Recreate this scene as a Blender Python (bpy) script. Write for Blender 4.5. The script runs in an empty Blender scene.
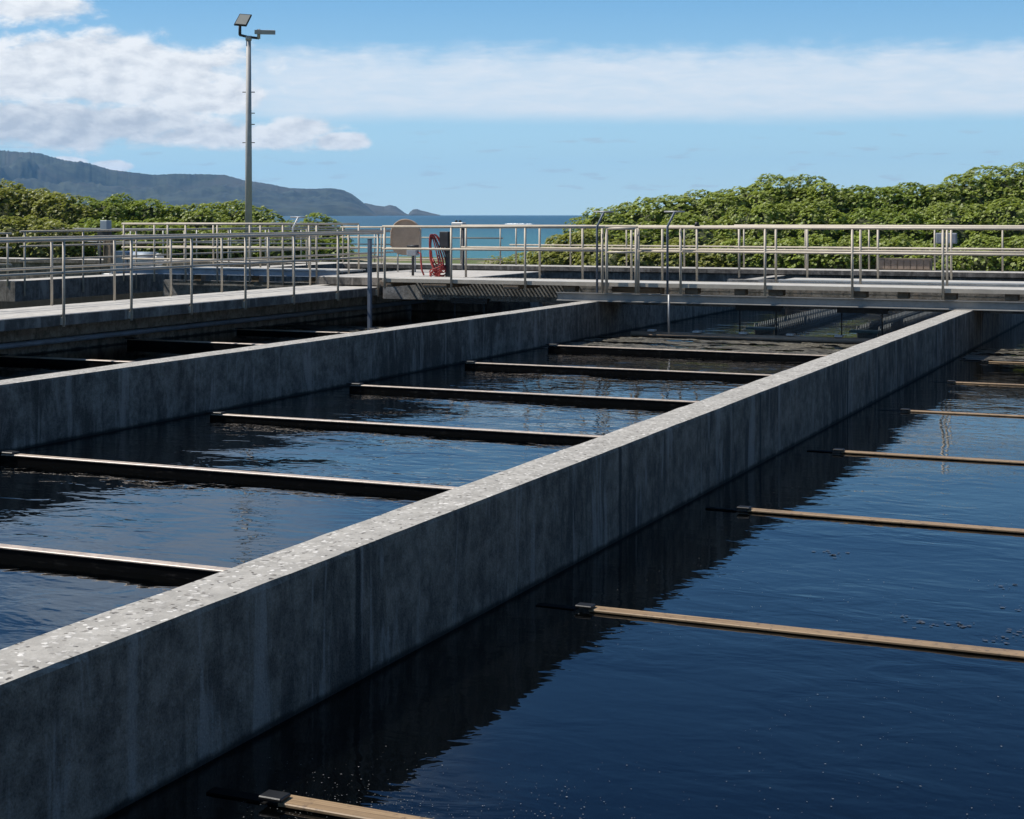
import bpy, math, random
import numpy as np
from mathutils import Vector, noise as mn

rnd = random.Random(7)
scn = bpy.context.scene
col = scn.collection

# ------------------------------------------------------------------ helpers
class MB:
    def __init__(s): s.v = []; s.f = []; s.sm = []
    def box(s, x0, x1, y0, y1, z0, z1):
        b = len(s.v)
        s.v += [(x0,y0,z0),(x1,y0,z0),(x1,y1,z0),(x0,y1,z0),(x0,y0,z1),(x1,y0,z1),(x1,y1,z1),(x0,y1,z1)]
        s.f += [tuple(b+i for i in q) for q in ((0,3,2,1),(4,5,6,7),(0,1,5,4),(1,2,6,5),(2,3,7,6),(3,0,4,7))]
        s.sm += [False]*6
        return s
    def bbox(s, x0, x1, y0, y1, z0, z1, c=0.006):
        """box with bevelled long edges (chamfer c on all edges)"""
        b = len(s.v)
        xs=(x0,x1); ys=(y0,y1); zs=(z0,z1)
        idx={}
        for i in (0,1):
            for j in (0,1):
                for k in (0,1):
                    sx=c*(1-2*i); sy=c*(1-2*j); sz=c*(1-2*k)
                    for a,(dx,dy,dz) in enumerate(((0,sy,sz),(sx,0,sz),(sx,sy,0))):
                        idx[(i,j,k,a)]=len(s.v); s.v.append((xs[i]+dx,ys[j]+dy,zs[k]+dz))
        F=[]
        for i in (0,1): F.append([idx[(i,0,0,0)],idx[(i,1,0,0)],idx[(i,1,1,0)],idx[(i,0,1,0)]])
        for j in (0,1): F.append([idx[(0,j,0,1)],idx[(1,j,0,1)],idx[(1,j,1,1)],idx[(0,j,1,1)]])
        for k in (0,1): F.append([idx[(0,0,k,2)],idx[(1,0,k,2)],idx[(1,1,k,2)],idx[(0,1,k,2)]])
        for j in (0,1):
            for k in (0,1): F.append([idx[(0,j,k,1)],idx[(1,j,k,1)],idx[(1,j,k,2)],idx[(0,j,k,2)]])
        for i in (0,1):
            for k in (0,1): F.append([idx[(i,0,k,0)],idx[(i,1,k,0)],idx[(i,1,k,2)],idx[(i,0,k,2)]])
        for i in (0,1):
            for j in (0,1): F.append([idx[(i,j,0,0)],idx[(i,j,1,0)],idx[(i,j,1,1)],idx[(i,j,0,1)]])
        for i in (0,1):
            for j in (0,1):
                for k in (0,1): F.append([idx[(i,j,k,0)],idx[(i,j,k,1)],idx[(i,j,k,2)]])
        cen=Vector(((x0+x1)/2,(y0+y1)/2,(z0+z1)/2))
        for q in F:
            p=[Vector(s.v[t]) for t in q]
            n=(p[1]-p[0]).cross(p[2]-p[0])
            m=sum(p,Vector())/len(p)
            if n.dot(m-cen)<0: q=q[::-1]
            s.f.append(tuple(q)); s.sm.append(False)
        return s
    def path(s, pts, r, n=10, cap=True, smooth=True):
        pts=[Vector(p) for p in pts]
        b=len(s.v); m=len(pts); prev=None
        for i,p in enumerate(pts):
            if i==0: t=pts[1]-p
            elif i==m-1: t=p-pts[i-1]
            else: t=(pts[i+1]-p).normalized()+(p-pts[i-1]).normalized()
            t.normalize()
            if prev is None:
                a=Vector((0,0,1)) if abs(t.z)<.9 else Vector((1,0,0))
                u=t.cross(a).normalized()
            else:
                u=(prev-t*prev.dot(t)).normalized()
            prev=u; w=t.cross(u)
            rr=r[i] if isinstance(r,(list,tuple)) else r
            for k in range(n):
                a=2*math.pi*k/n
                s.v.append(tuple(p+u*(rr*math.cos(a))+w*(rr*math.sin(a))))
        for i in range(m-1):
            for k in range(n):
                k2=(k+1)%n
                s.f.append((b+i*n+k,b+i*n+k2,b+(i+1)*n+k2,b+(i+1)*n+k)); s.sm.append(smooth)
        if cap:
            s.f.append(tuple(b+k for k in range(n))[::-1]); s.sm.append(False)
            s.f.append(tuple(b+(m-1)*n+k for k in range(n))); s.sm.append(False)
        return s
    def prism(s, prof, a, b, plane='XZ'):
        """extrude a closed 2D profile between a and b on the third axis"""
        n=len(prof); o=len(s.v)
        for t in (a,b):
            for p in prof:
                if plane=='XZ': s.v.append((p[0],t,p[1]))
                elif plane=='YZ': s.v.append((t,p[0],p[1]))
                else: s.v.append((p[0],p[1],t))
        for k in range(n):
            k2=(k+1)%n
            s.f.append((o+k,o+k2,o+n+k2,o+n+k)); s.sm.append(False)
        s.f.append(tuple(o+k for k in range(n))[::-1]); s.f.append(tuple(o+n+k for k in range(n))); s.sm+=[False,False]
        return s
    def build(s, name, m, parent=None, fix=True):
        me=bpy.data.meshes.new(name); me.from_pydata([tuple(v) for v in s.v],[],s.f)
        me.polygons.foreach_set('use_smooth',s.sm)
        if fix:
            import bmesh
            bm=bmesh.new(); bm.from_mesh(me); bmesh.ops.recalc_face_normals(bm,faces=bm.faces); bm.to_mesh(me); bm.free()
        me.materials.append(m); me.update()
        o=bpy.data.objects.new(name,me); col.objects.link(o)
        if parent is not None: o.parent=parent
        return o

def tag(o,label=None,cat=None,group=None,kind=None):
    if label: o['label']=label
    if cat: o['category']=cat
    if group: o['group']=group
    if kind: o['kind']=kind
    return o

def empty(name,loc,label,cat,group=None):
    o=bpy.data.objects.new(name,None); col.objects.link(o); o.location=loc; o.empty_display_size=.2
    return tag(o,label,cat,group)

def copy_tree(o,parent=None):
    c=o.copy(); col.objects.link(c)
    if parent is not None: c.parent=parent
    for ch in [x for x in bpy.data.objects if x.parent==o]: copy_tree(ch,c)
    return c

# ------------------------------------------------------------------ materials
class NT:
    def __init__(s,name):
        s.m=bpy.data.materials.new(name); s.m.use_nodes=True
        s.t=s.m.node_tree; s.n=s.t.nodes; s.l=s.t.links
        s.bsdf=s.n['Principled BSDF']; s.out=s.n['Material Output']
    def add(s,t,**kw):
        n=s.n.new(t)
        for k,v in kw.items(): setattr(n,k,v)
        return n
    def link(s,a,b): s.l.new(a,b)
def sock(nt,node,name,val):
    if isinstance(val,bpy.types.NodeSocket): nt.l.new(val,node.inputs[name])
    else: node.inputs[name].default_value=val
def mth(nt,op,a,b=0.0,c=None,clamp=False):
    n=nt.n.new('ShaderNodeMath'); n.operation=op; n.use_clamp=clamp
    sock(nt,n,0,a); sock(nt,n,1,b)
    if c is not None: sock(nt,n,2,c)
    return n.outputs[0]
def mixc(nt,f,a,b,mode='MIX'):
    n=nt.n.new('ShaderNodeMix'); n.data_type='RGBA'; n.blend_type=mode
    sock(nt,n,0,f); 
    for i,v in ((6,a),(7,b)):
        if isinstance(v,bpy.types.NodeSocket): nt.l.new(v,n.inputs[i])
        else: n.inputs[i].default_value=(*v,1) if len(v)==3 else v
    return n.outputs[2]
def noise(nt,vec,scale,detail=4,rough=.55,dist=0):
    n=nt.n.new('ShaderNodeTexNoise'); n.inputs['Scale'].default_value=scale
    n.inputs['Detail'].default_value=detail; n.inputs['Roughness'].default_value=rough; n.inputs['Distortion'].default_value=dist
    if vec is not None: nt.l.new(vec,n.inputs['Vector'])
    return n.outputs['Fac']
def ramp(nt,fac,a,b):
    n=nt.n.new('ShaderNodeMapRange'); n.interpolation_type='SMOOTHSTEP'
    nt.l.new(fac,n.inputs['Value']); n.inputs['From Min'].default_value=a; n.inputs['From Max'].default_value=b
    return n.outputs['Result']
def mapping(nt,vec,scale=(1,1,1),loc=(0,0,0),rot=(0,0,0)):
    n=nt.n.new('ShaderNodeMapping'); nt.l.new(vec,n.inputs['Vector'])
    n.inputs['Scale'].default_value=scale; n.inputs['Location'].default_value=loc; n.inputs['Rotation'].default_value=rot
    return n.outputs[0]
def wpos(nt):
    return nt.n.new('ShaderNodeNewGeometry').outputs['Position']
def bump(nt,h,strength,dist=.01,normal=None):
    n=nt.n.new('ShaderNodeBump'); n.inputs['Strength'].default_value=strength; n.inputs['Distance'].default_value=dist
    nt.l.new(h,n.inputs['Height'])
    if normal is not None: nt.l.new(normal,n.inputs['Normal'])
    return n.outputs[0]

def mat_simple(name,c,rough=.6,metal=0.,var=.25,scale=6.,bmp=.1):
    nt=NT(name); p=wpos(nt)
    a=noise(nt,p,scale,5,.6); b=noise(nt,p,scale*7,3,.6)
    f=mth(nt,'ADD',mth(nt,'MULTIPLY',a,.7),mth(nt,'MULTIPLY',b,.3))
    lo=tuple(x*(1-var) for x in c); hi=tuple(min(1,x*(1+var)) for x in c)
    nt.link(mixc(nt,ramp(nt,f,.3,.7),lo,hi),nt.bsdf.inputs['Base Color'])
    nt.bsdf.inputs['Roughness'].default_value=rough; nt.bsdf.inputs['Metallic'].default_value=metal
    if bmp: nt.link(bump(nt,b,bmp,.004),nt.bsdf.inputs['Normal'])
    return nt.m

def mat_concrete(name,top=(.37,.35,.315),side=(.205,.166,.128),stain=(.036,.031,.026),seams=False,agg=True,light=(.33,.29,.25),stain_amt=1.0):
    """weathered cast concrete: worn aggregate on top, run-off streaks and a shade-darkened base tone on the upright faces"""
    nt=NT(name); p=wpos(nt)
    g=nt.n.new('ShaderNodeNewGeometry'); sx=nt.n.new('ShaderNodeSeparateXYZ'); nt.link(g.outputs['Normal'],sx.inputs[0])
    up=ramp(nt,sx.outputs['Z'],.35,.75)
    # --- upright faces: stains over a base tone lowered to the depth of their shade
    st=noise(nt,mapping(nt,p,(2.6,2.6,.6)),2.0,8,.70,.35)
    st2=noise(nt,mapping(nt,p,(9,9,.8)),1.6,4,.6,.2)
    big=noise(nt,p,.8,3,.5)
    fine=noise(nt,p,55,3,.6)
    mott=noise(nt,p,5.5,6,.68)
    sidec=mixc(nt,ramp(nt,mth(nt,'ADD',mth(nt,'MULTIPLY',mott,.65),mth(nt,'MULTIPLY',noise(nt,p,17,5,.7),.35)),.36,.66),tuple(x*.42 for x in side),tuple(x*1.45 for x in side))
    f1=mth(nt,'MULTIPLY',ramp(nt,mth(nt,'ADD',mth(nt,'MULTIPLY',st,.7),mth(nt,'MULTIPLY',big,.4)),.52,.66),.85*stain_amt)
    sidec=mixc(nt,f1,sidec,stain)
    sidec=mixc(nt,mth(nt,'MULTIPLY',mth(nt,'MULTIPLY',ramp(nt,st2,.58,.72),ramp(nt,noise(nt,p,.9,3,.6),.45,.62)),.75*stain_amt),sidec,stain)
    wl=noise(nt,mapping(nt,p,(2.3,2.3,.3),(11,3,5)),1.8,5,.65,.6)
    sidec=mixc(nt,mth(nt,'MULTIPLY',ramp(nt,wl,.54,.64),.75),sidec,light)
    sp=noise(nt,p,28,2,.5)
    sidec=mixc(nt,mth(nt,'MULTIPLY',ramp(nt,sp,.70,.76),.7),sidec,tuple(x*.4 for x in side))
    if seams:
        py=nt.n.new('ShaderNodeSeparateXYZ'); nt.link(p,py.inputs[0])
        wob=mth(nt,'MULTIPLY',mth(nt,'SUBTRACT',noise(nt,p,7,2),.5),.03)
        yy=mth(nt,'ADD',py.outputs['Y'],wob)
        d=mth(nt,'ABSOLUTE',mth(nt,'SUBTRACT',mth(nt,'PINGPONG',mth(nt,'ADD',yy,-6.72),1.83),0.0))
        sidec=mixc(nt,mth(nt,'MULTIPLY',mth(nt,'SUBTRACT',1.0,ramp(nt,d,.016,.042)),.95),sidec,(.02,.019,.018))
        d2=mth(nt,'ABSOLUTE',mth(nt,'SUBTRACT',yy,4.98))
        sidec=mixc(nt,mth(nt,'MULTIPLY',mth(nt,'SUBTRACT',1.0,ramp(nt,d2,.008,.045)),.55),sidec,(.34,.30,.26))
    gr_=noise(nt,p,95,3,.7)
    sidec=mixc(nt,ramp(nt,gr_,.25,.75),mixc(nt,.28,sidec,(0,0,0)),mixc(nt,.10,sidec,(.6,.55,.5)))
    # slime band just over the waterline
    pz=nt.n.new('ShaderNodeSeparateXYZ'); nt.link(p,pz.inputs[0])
    zz=mth(nt,'ADD',pz.outputs['Z'],mth(nt,'MULTIPLY',mth(nt,'SUBTRACT',mott,.5),.05))
    sidec=mixc(nt,mth(nt,'MULTIPLY',mth(nt,'SUBTRACT',1.0,ramp(nt,zz,-.79,-.755)),.9),sidec,(.012,.013,.012))
    # --- top
    tn=noise(nt,p,7,6,.65)
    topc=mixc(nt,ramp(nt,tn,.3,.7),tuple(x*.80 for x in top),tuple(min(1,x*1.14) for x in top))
    h=fine
    if agg:
        v=nt.n.new('ShaderNodeTexVoronoi'); v.inputs['Scale'].default_value=36; pd=nt.n.new('ShaderNodeTexNoise'); pd.inputs['Scale'].default_value=24; pd.inputs['Detail'].default_value=3; nt.link(p,pd.inputs['Vector'])
        wv=nt.n.new('ShaderNodeVectorMath'); wv.operation='MULTIPLY_ADD'; nt.link(pd.outputs['Color'],wv.inputs[0]); wv.inputs[1].default_value=(.06,.06,.0); nt.link(p,wv.inputs[2])
        nt.link(wv.outputs[0],v.inputs['Vector'])
        dd=v.outputs['Distance']; vc=nt.n.new('ShaderNodeSeparateColor'); nt.link(v.outputs['Color'],vc.inputs[0])
        stone=mth(nt,'SUBTRACT',1.0,ramp(nt,dd,.30,.50))
        sel=mth(nt,'MULTIPLY',ramp(nt,vc.outputs[0],.30,.36),ramp(nt,noise(nt,p,2.6,3,.6),.22,.40))
        sc=mixc(nt,vc.outputs[1],(.08,.07,.058),(.74,.71,.66))
        topc=mixc(nt,mth(nt,'MULTIPLY',mth(nt,'MULTIPLY',stone,sel),.92),topc,sc)
        v2=nt.n.new('ShaderNodeTexVoronoi'); v2.inputs['Scale'].default_value=19; nt.link(wv.outputs[0],v2.inputs['Vector'])
        vc2=nt.n.new('ShaderNodeSeparateColor'); nt.link(v2.outputs['Color'],vc2.inputs[0])
        pit=mth(nt,'MULTIPLY',mth(nt,'SUBTRACT',1.0,ramp(nt,v2.outputs['Distance'],.13,.22)),ramp(nt,vc2.outputs[0],.58,.62))
        topc=mixc(nt,mth(nt,'MULTIPLY',pit,.85),topc,(.06,.055,.05))
        h=mth(nt,'ADD',mth(nt,'MULTIPLY',mth(nt,'MULTIPLY',stone,sel),.35),mth(nt,'SUBTRACT',fine,mth(nt,'MULTIPLY',pit,1.4)))
    topc=mixc(nt,mth(nt,'MULTIPLY',ramp(nt,noise(nt,p,1.9,5,.7),.5,.72),.35),topc,tuple(x*.5 for x in top))
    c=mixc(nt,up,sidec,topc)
    nt.link(c,nt.bsdf.inputs['Base Color']); nt.bsdf.inputs['Roughness'].default_value=.88
    nt.bsdf.inputs['Specular IOR Level'].default_value=.25
    nt.link(bump(nt,h,.5,.006),nt.bsdf.inputs['Normal'])
    return nt.m

def mat_water(name,amp,scale,aniso=(1,1,1),col_=(.0007,.0009,.001),rough=.015,rot=0.):
    nt=NT(name); p=wpos(nt)
    q=mapping(nt,p,aniso,rot=(0,0,rot))
    a=noise(nt,q,scale,3,.5,.6); b=noise(nt,mapping(nt,p,aniso,(5,3,0),(0,0,rot+.5)),scale*2.7,2,.5,.3)
    c=noise(nt,p,scale*.22,2,.5)
    calm=ramp(nt,noise(nt,p,.45,2,.5),.3,.7)
    h=mth(nt,'ADD',mth(nt,'MULTIPLY',a,1.0),mth(nt,'ADD',mth(nt,'MULTIPLY',b,.28),mth(nt,'MULTIPLY',c,1.6)))
    h=mth(nt,'MULTIPLY',h,mth(nt,'ADD',mth(nt,'MULTIPLY',calm,.75),.45))
    nt.bsdf.inputs['Base Color'].default_value=(*col_,1)
    nt.bsdf.inputs['Roughness'].default_value=rough; nt.bsdf.inputs['IOR'].default_value=1.333
    nt.link(bump(nt,h,1.0,amp),nt.bsdf.inputs['Normal'])
    return nt.m

def mat_leaf(name,lo,hi,pale):
    nt=NT(name)
    at=nt.n.new('ShaderNodeAttribute'); at.attribute_name='tint'
    sp=nt.n.new('ShaderNodeSeparateColor'); nt.link(at.outputs['Color'],sp.inputs[0])
    c=mixc(nt,sp.outputs[0],lo,hi)
    c=mixc(nt,sp.outputs[1],c,pale)
    nt.link(c,nt.bsdf.inputs['Base Color']); nt.bsdf.inputs['Roughness'].default_value=.42
    nt.bsdf.inputs['Specular IOR Level'].default_value=.35
    tr=nt.add('ShaderNodeBsdfTranslucent'); nt.link(mixc(nt,.5,c,(.34,.40,.05)),tr.inputs['Color'])
    mx=nt.add('ShaderNodeMixShader'); mx.inputs[0].default_value=.38
    nt.link(nt.bsdf.outputs[0],mx.inputs[1]); nt.link(tr.outputs[0],mx.inputs[2]); nt.link(mx.outputs[0],nt.out.inputs['Surface'])
    return nt.m

M={}
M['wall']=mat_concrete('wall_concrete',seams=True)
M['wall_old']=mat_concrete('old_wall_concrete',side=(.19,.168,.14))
M['under']=mat_concrete('shade_lifted_concrete',side=(.40,.37,.32),agg=False,stain_amt=.6)  # sides made paler than the other concrete to lift the walkway's deep shade
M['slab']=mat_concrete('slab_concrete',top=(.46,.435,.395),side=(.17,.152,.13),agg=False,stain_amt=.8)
M['beam']=mat_simple('grey_painted_steel',(.30,.285,.26),.65,0,.16,3.,.1)
M['backbeam']=mat_concrete('back_beam_concrete',top=(.42,.4,.37),side=(.30,.295,.28),agg=False,stain_amt=.35)
M['rail']=mat_simple('weathered_aluminium_rail',(.47,.41,.325),.55,.05,.14,4.,.05)
M['railgrey']=mat_simple('galvanised_rail',(.36,.36,.355),.5,.35,.15,4.,.05)
M['pale']=mat_simple('pale_aluminium',(.62,.61,.58),.5,.1,.1,3.,.05)
M['grate']=mat_simple('fibreglass_grating',(.45,.43,.39),.75,0,.15,5.,.05)
M['wood']=mat_simple('brown_timber_block',(.21,.16,.115),.85,0,.35,9.,.3)
M['black']=mat_simple('black_slime',(.006,.006,.006),.5,0,.5,14.,.2)
M['darksteel']=mat_simple('dark_steel',(.035,.036,.04),.6,.2,.3,9.,.1)
M['post']=mat_simple('blue_grey_post',(.12,.145,.185),.55,0,.15,5.,.05)
M['bluepipe']=mat_simple('blue_grey_pipe',(.26,.32,.40),.5,0,.25,3.,.05)
M['tan']=mat_simple('tan_paint',(.44,.315,.22),.7,0,.15,4.,.1)
M['red']=mat_simple('red_hose_rubber',(.33,.035,.03),.55,0,.25,8.,.05)
M['boxgrey']=mat_simple('grey_box_paint',(.27,.29,.32),.55,0,.12,5.,.05)
M['bluegrey']=mat_simple('blue_grey_housing',(.24,.29,.35),.55,0,.15,5.,.05)
M['teal']=mat_simple('teal_weir_plastic',(.09,.14,.135),.6,0,.25,6.,.05)
M['weir']=mat_simple('weir_plate',(.06,.07,.07),.6,0,.5,12.,.05); M['tooth']=mat_simple('notched_weir_plastic',(.14,.15,.145),.6,0,.4,12.,.05)
M['pole']=mat_simple('grey_pole_steel',(.37,.36,.345),.6,.05,.1,3.,.05)
M['lens']=mat_simple('lamp_lens',(.42,.40,.34),.3,0,.06,3.,0)
M['branch']=mat_simple('twigs_and_core',(.05,.06,.022),.9,0,.4,6.,.3)
M['foam']=mat_simple('sea_foam',(.8,.82,.82),.9,0,.1,.4,0)

def mat_flight():
    nt=NT('worn_tan_flight'); p=wpos(nt)
    gr=noise(nt,mapping(nt,p,(.6,45,8)),2.2,5,.6)
    sp=noise(nt,p,22,4,.6)
    c=mixc(nt,ramp(nt,gr,.3,.7),(.20,.13,.068),(.36,.245,.135))
    c=mixc(nt,mth(nt,'MULTIPLY',ramp(nt,sp,.55,.68),.7),c,(.10,.065,.042))
    c=mixc(nt,mth(nt,'MULTIPLY',ramp(nt,noise(nt,p,1.7,5,.7),.5,.7),.55),c,(.10,.075,.05))
    nt.link(c,nt.bsdf.inputs['Base Color']); nt.bsdf.inputs['Roughness'].default_value=.55
    nt.link(bump(nt,gr,.4,.004),nt.bsdf.inputs['Normal'])
    return nt.m
M['flight']=mat_flight()
M['flight2']=mat_simple('pale_worn_flight_lip',(.46,.37,.29),.4,0,.3,16.,.2)
def mat_web():
    nt=NT('slimed_flight_web'); p=wpos(nt)
    a=noise(nt,mapping(nt,p,(1,1,3)),9,5,.65)
    c=mixc(nt,ramp(nt,a,.55,.75),(.004,.004,.004),(.035,.032,.028))
    nt.link(c,nt.bsdf.inputs['Base Color']); nt.bsdf.inputs['Roughness'].default_value=.6; nt.bsdf.inputs['Specular IOR Level'].default_value=.06
    return nt.m
M['web']=mat_web()
def mat_scum():
    nt=NT('scum'); p=wpos(nt)
    a=noise(nt,mapping(nt,p,(1,2.2,1)),3.2,7,.7,.8); b=noise(nt,p,26,4,.7)
    c=mixc(nt,ramp(nt,b,.35,.68),(.040,.037,.028),(.23,.21,.165))
    c=mixc(nt,ramp(nt,a,.47,.57),c,(.022,.02,.016))
    nt.link(c,nt.bsdf.inputs['Base Color']); nt.bsdf.inputs['Roughness'].default_value=.5
    nt.link(bump(nt,mth(nt,'ADD',a,b),.8,.02),nt.bsdf.inputs['Normal'])
    return nt.m
M['scum']=mat_scum()
M['water']=mat_water('basin_water_calm',.0055,2.0,(1.0,1.6,1),rot=.25)
M['water_mid']=mat_water('basin_water_rippled',.0145,1.8,(1.0,1.7,1),rot=.5)

def mat_sea():
    nt=NT('sea_water'); p=wpos(nt)
    ln=nt.n.new('ShaderNodeVectorMath'); ln.operation='LENGTH'; nt.link(p,ln.inputs[0])
    lg=mth(nt,'LOGARITHM',ln.outputs['Value'],10.0)
    w=noise(nt,mapping(nt,p,(.004,.004,.004)),1,4,.6)
    f=mth(nt,'ADD',lg,mth(nt,'MULTIPLY',mth(nt,'SUBTRACT',w,.5),.5))
    c=mixc(nt,ramp(nt,f,2.2,3.2),(.045,.16,.165),(.012,.06,.095))
    cap=noise(nt,mapping(nt,p,(.05,.12,1)),1,6,.75)
    c=mixc(nt,mth(nt,'MULTIPLY',ramp(nt,cap,.69,.73),.7),c,(.7,.73,.74))
    nt.link(c,nt.bsdf.inputs['Base Color']); nt.bsdf.inputs['Roughness'].default_value=.32
    nt.bsdf.inputs['IOR'].default_value=1.333; nt.bsdf.inputs['Specular IOR Level'].default_value=.28
    a=noise(nt,mapping(nt,p,(.25,.5,1)),1,4,.6)
    nt.link(bump(nt,a,.6,.8),nt.bsdf.inputs['Normal'])
    return nt.m
def mat_ground():
    nt=NT('coastal_ground'); p=wpos(nt)
    a=noise(nt,p,.5,6,.65); b=noise(nt,p,9,4,.7)
    g=mixc(nt,ramp(nt,b,.3,.7),(.055,.085,.018),(.13,.15,.04))
    s=mixc(nt,ramp(nt,b,.3,.7),(.22,.17,.11),(.33,.27,.19))
    c=mixc(nt,ramp(nt,a,.50,.60),g,s)
    nt.link(c,nt.bsdf.inputs['Base Color']); nt.bsdf.inputs['Roughness'].default_value=.95
    nt.link(bump(nt,b,.6,.05),nt.bsdf.inputs['Normal'])
    return nt.m
def mat_hill():
    nt=NT('mountain_cover'); p=wpos(nt)
    a=noise(nt,mapping(nt,p,(.0022,.0022,.004)),1,7,.65); b=noise(nt,mapping(nt,p,(.012,.012,.02)),1,5,.65)
    c=mixc(nt,ramp(nt,b,.35,.65),(.003,.009,.009),(.040,.052,.034))
    c=mixc(nt,ramp(nt,a,.52,.66),c,(.046,.045,.036))
    g=nt.n.new('ShaderNodeNewGeometry'); sx=nt.n.new('ShaderNodeSeparateXYZ'); nt.link(g.outputs['Normal'],sx.inputs[0])
    c=mixc(nt,mth(nt,'SUBTRACT',1.0,ramp(nt,sx.outputs['Z'],.45,.75)),c,(.026,.024,.024))
    nt.link(c,nt.bsdf.inputs['Base Color']); nt.bsdf.inputs['Roughness'].default_value=.95
    return nt.m
M['sea']=mat_sea(); M['ground']=mat_ground(); M['hill']=mat_hill(); M['cliff']=mat_simple('pale_cliff_rock',(.055,.056,.048),.95,0,.5,.012,0)
M['leaf']=mat_leaf('naupaka_leaf',(.12,.165,.018),(.35,.43,.06),(.50,.53,.28))
M['leaf_dark']=mat_leaf('dark_leaf',(.095,.145,.018),(.29,.39,.05),(.42,.46,.19))
M['leaf_olive']=mat_leaf('olive_leaf',(.16,.175,.025),(.36,.37,.08),(.46,.45,.23))

# ------------------------------------------------------------------ camera geometry (used only to read the photo's horizon shape for far hills)
F_PX=1600.; HOR=214.5; EYE=1.44
TH=math.atan2(710,F_PX)
def proj_dir(px):
    u=(px-512)/F_PX
    return (-math.sin(TH)+u*math.cos(TH), math.cos(TH)+u*math.sin(TH))
def at_dist(px,d):
    x,y=proj_dir(px); return (x*d,y*d)
def zat(py,d): return EYE-(py-HOR)*d/F_PX

WATER=-.80
# ------------------------------------------------------------------ ground, sea, hills
def build_terrain():
    xs=np.concatenate([np.linspace(-400,-90,14),np.linspace(-80,60,71),np.linspace(75,400,14)])
    ys=np.concatenate([np.linspace(-300,-30,8),np.linspace(-20,40,16),np.linspace(41.0,110,60),np.linspace(118,160,6)])
    v=[];f=[]
    for y in ys:
        for x in xs:
            n=mn.noise(Vector((x*.11,y*.11,3)))*.18+mn.noise(Vector((x*.5,y*.5,9)))*.05
            if y<=41.0 and -60<x<40: z=-2.4
            else: z=-.32+n
            shore=72+.05*x*(-1 if x<0 else .2)+mn.noise(Vector((x*.04,0,1)))*5
            shore=57+max(0,(-x-30))*1.3+mn.noise(Vector((x*.05,0,1)))*4+max(0,x+14)*1.2
            t=(y-shore)/22
            if t>0: z-=5.5*min(1,t)**.8+ max(0,t-1)*1.5
            v.append((x,y,z))
    nx=len(xs)
    for j in range(len(ys)-1):
        for i in range(nx-1):
            a=j*nx+i; f.append((a,a+1,a+nx+1,a+nx))
    m=MB(); m.v=v; m.f=f; m.sm=[True]*len(f)
    tag(m.build('ground',M['ground']),'sandy coastal ground with grass between the plant and the sea',None,None,'structure')
build_terrain()
SEA=-4.6
def build_sea():
    m=MB(); n=96; R=[45,120,300,700,1500,3200,6500,11500]
    for r in R:
        for k in range(n):
            a=2*math.pi*k/n; m.v.append((r*math.cos(a),r*math.sin(a),SEA))
    for i in range(len(R)-1):
        for k in range(n):
            k2=(k+1)%n; m.f.append((i*n+k,(i+1)*n+k,(i+1)*n+k2,i*n+k2)); m.sm.append(False)
    m.f.append(tuple(range(n))); m.sm.append(False)
    tag(m.build('sea',M['sea']),'deep blue open sea with small whitecaps',None,None,'structure')
build_sea()

def interp(tab,x):
    if x<=tab[0][0]: return tab[0][1]
    for (a,b),(c,d) in zip(tab,tab[1:]):
        if x<=c: return b+(d-b)*(x-a)/(c-a)
    return tab[-1][1]
def build_hill(name,tab,dist,depth,label,step=1.2,rough=1.0):
    """far ridge as a real heightfield: shore on the near side, crest `depth` metres behind it, falling away behind"""
    m=MB(); x0,x1=tab[0][0],tab[-1][0]; cols=int((x1-x0)/step)+1; rows=34
    for j in range(rows):
        t=j/(rows-1)*1.5
        for i in range(cols):
            px=x0+(x1-x0)*i/(cols-1)
            H=max(0,zat(interp(tab,px),dist+depth)-SEA)
            d=dist+depth*t
            x,y=at_dist(px,d)
            r=mn.fractal(Vector((px*.028,t*1.2,dist*.001)),1.0,2.0,5)
            gul=0.; fr_=1/620.; am=1.
            for o_ in range(5):
                gul+=am*(1-abs(mn.noise(Vector((x*fr_,y*fr_*.55,o_*7.7))))*2.2); fr_*=2.1; am*=.52
            gul=max(0,min(1.4,gul/1.7))
            if t<=1: prof=t**.62 if t>0 else 0; prof=min(1,.16*min(1,t*14)+.84*prof)
            else: prof=max(0,1-(t-1)*1.4)
            env=4*t*(1-t) if t<1 else 0
            z=SEA-3+H*prof*max(.1,1-1.0*rough*env**.7*(1-gul))+ (3 if t>0 else 0) + H*.05*rough*env*r
            if abs(t-1)<.08: z+=H*.02*r+H*.022*mn.noise(Vector((px*.55,1,dist*.01)))
            m.v.append((x,y,z))
    for j in range(rows-1):
        for i in range(cols-1):
            a=j*cols+i; m.f.append((a,a+1,a+cols+1,a+cols)); m.sm.append(True)
    tag(m.build(name,M['hill' if depth>1000 else 'cliff']),label,None,None,'structure')
build_hill('mountain_ridge',[(-420,139),(-200,142),(0,150),(20,152),(40,154),(60,159),(85,163),(110,169),(130,172),(150,175),(175,173.5),(200,174),(225,175),(245,180),(270,184),(290,188),(315,188.5),(332,188),(343,190),(352,194),(360,200),(367,206),(373,212),(378,215)],6300,1400,'long dark mountain ridge sloping down to the sea')
build_hill('headland',[(352,214.6),(358,204),(366,203),(376,205.5),(384,206.5),(390,205),(396,206.5),(401,210),(405,213),(409,214.8)],7600,350,'pale rocky headland at the end of the ridge',.8,.6)
build_hill('islet',[(408,214.8),(410,212),(413,209.5),(417,209),(421,210.5),(426,211.5),(431,213),(440,214.9)],8000,150,'small pale rocky islet off the headland',.6,.5)

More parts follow.
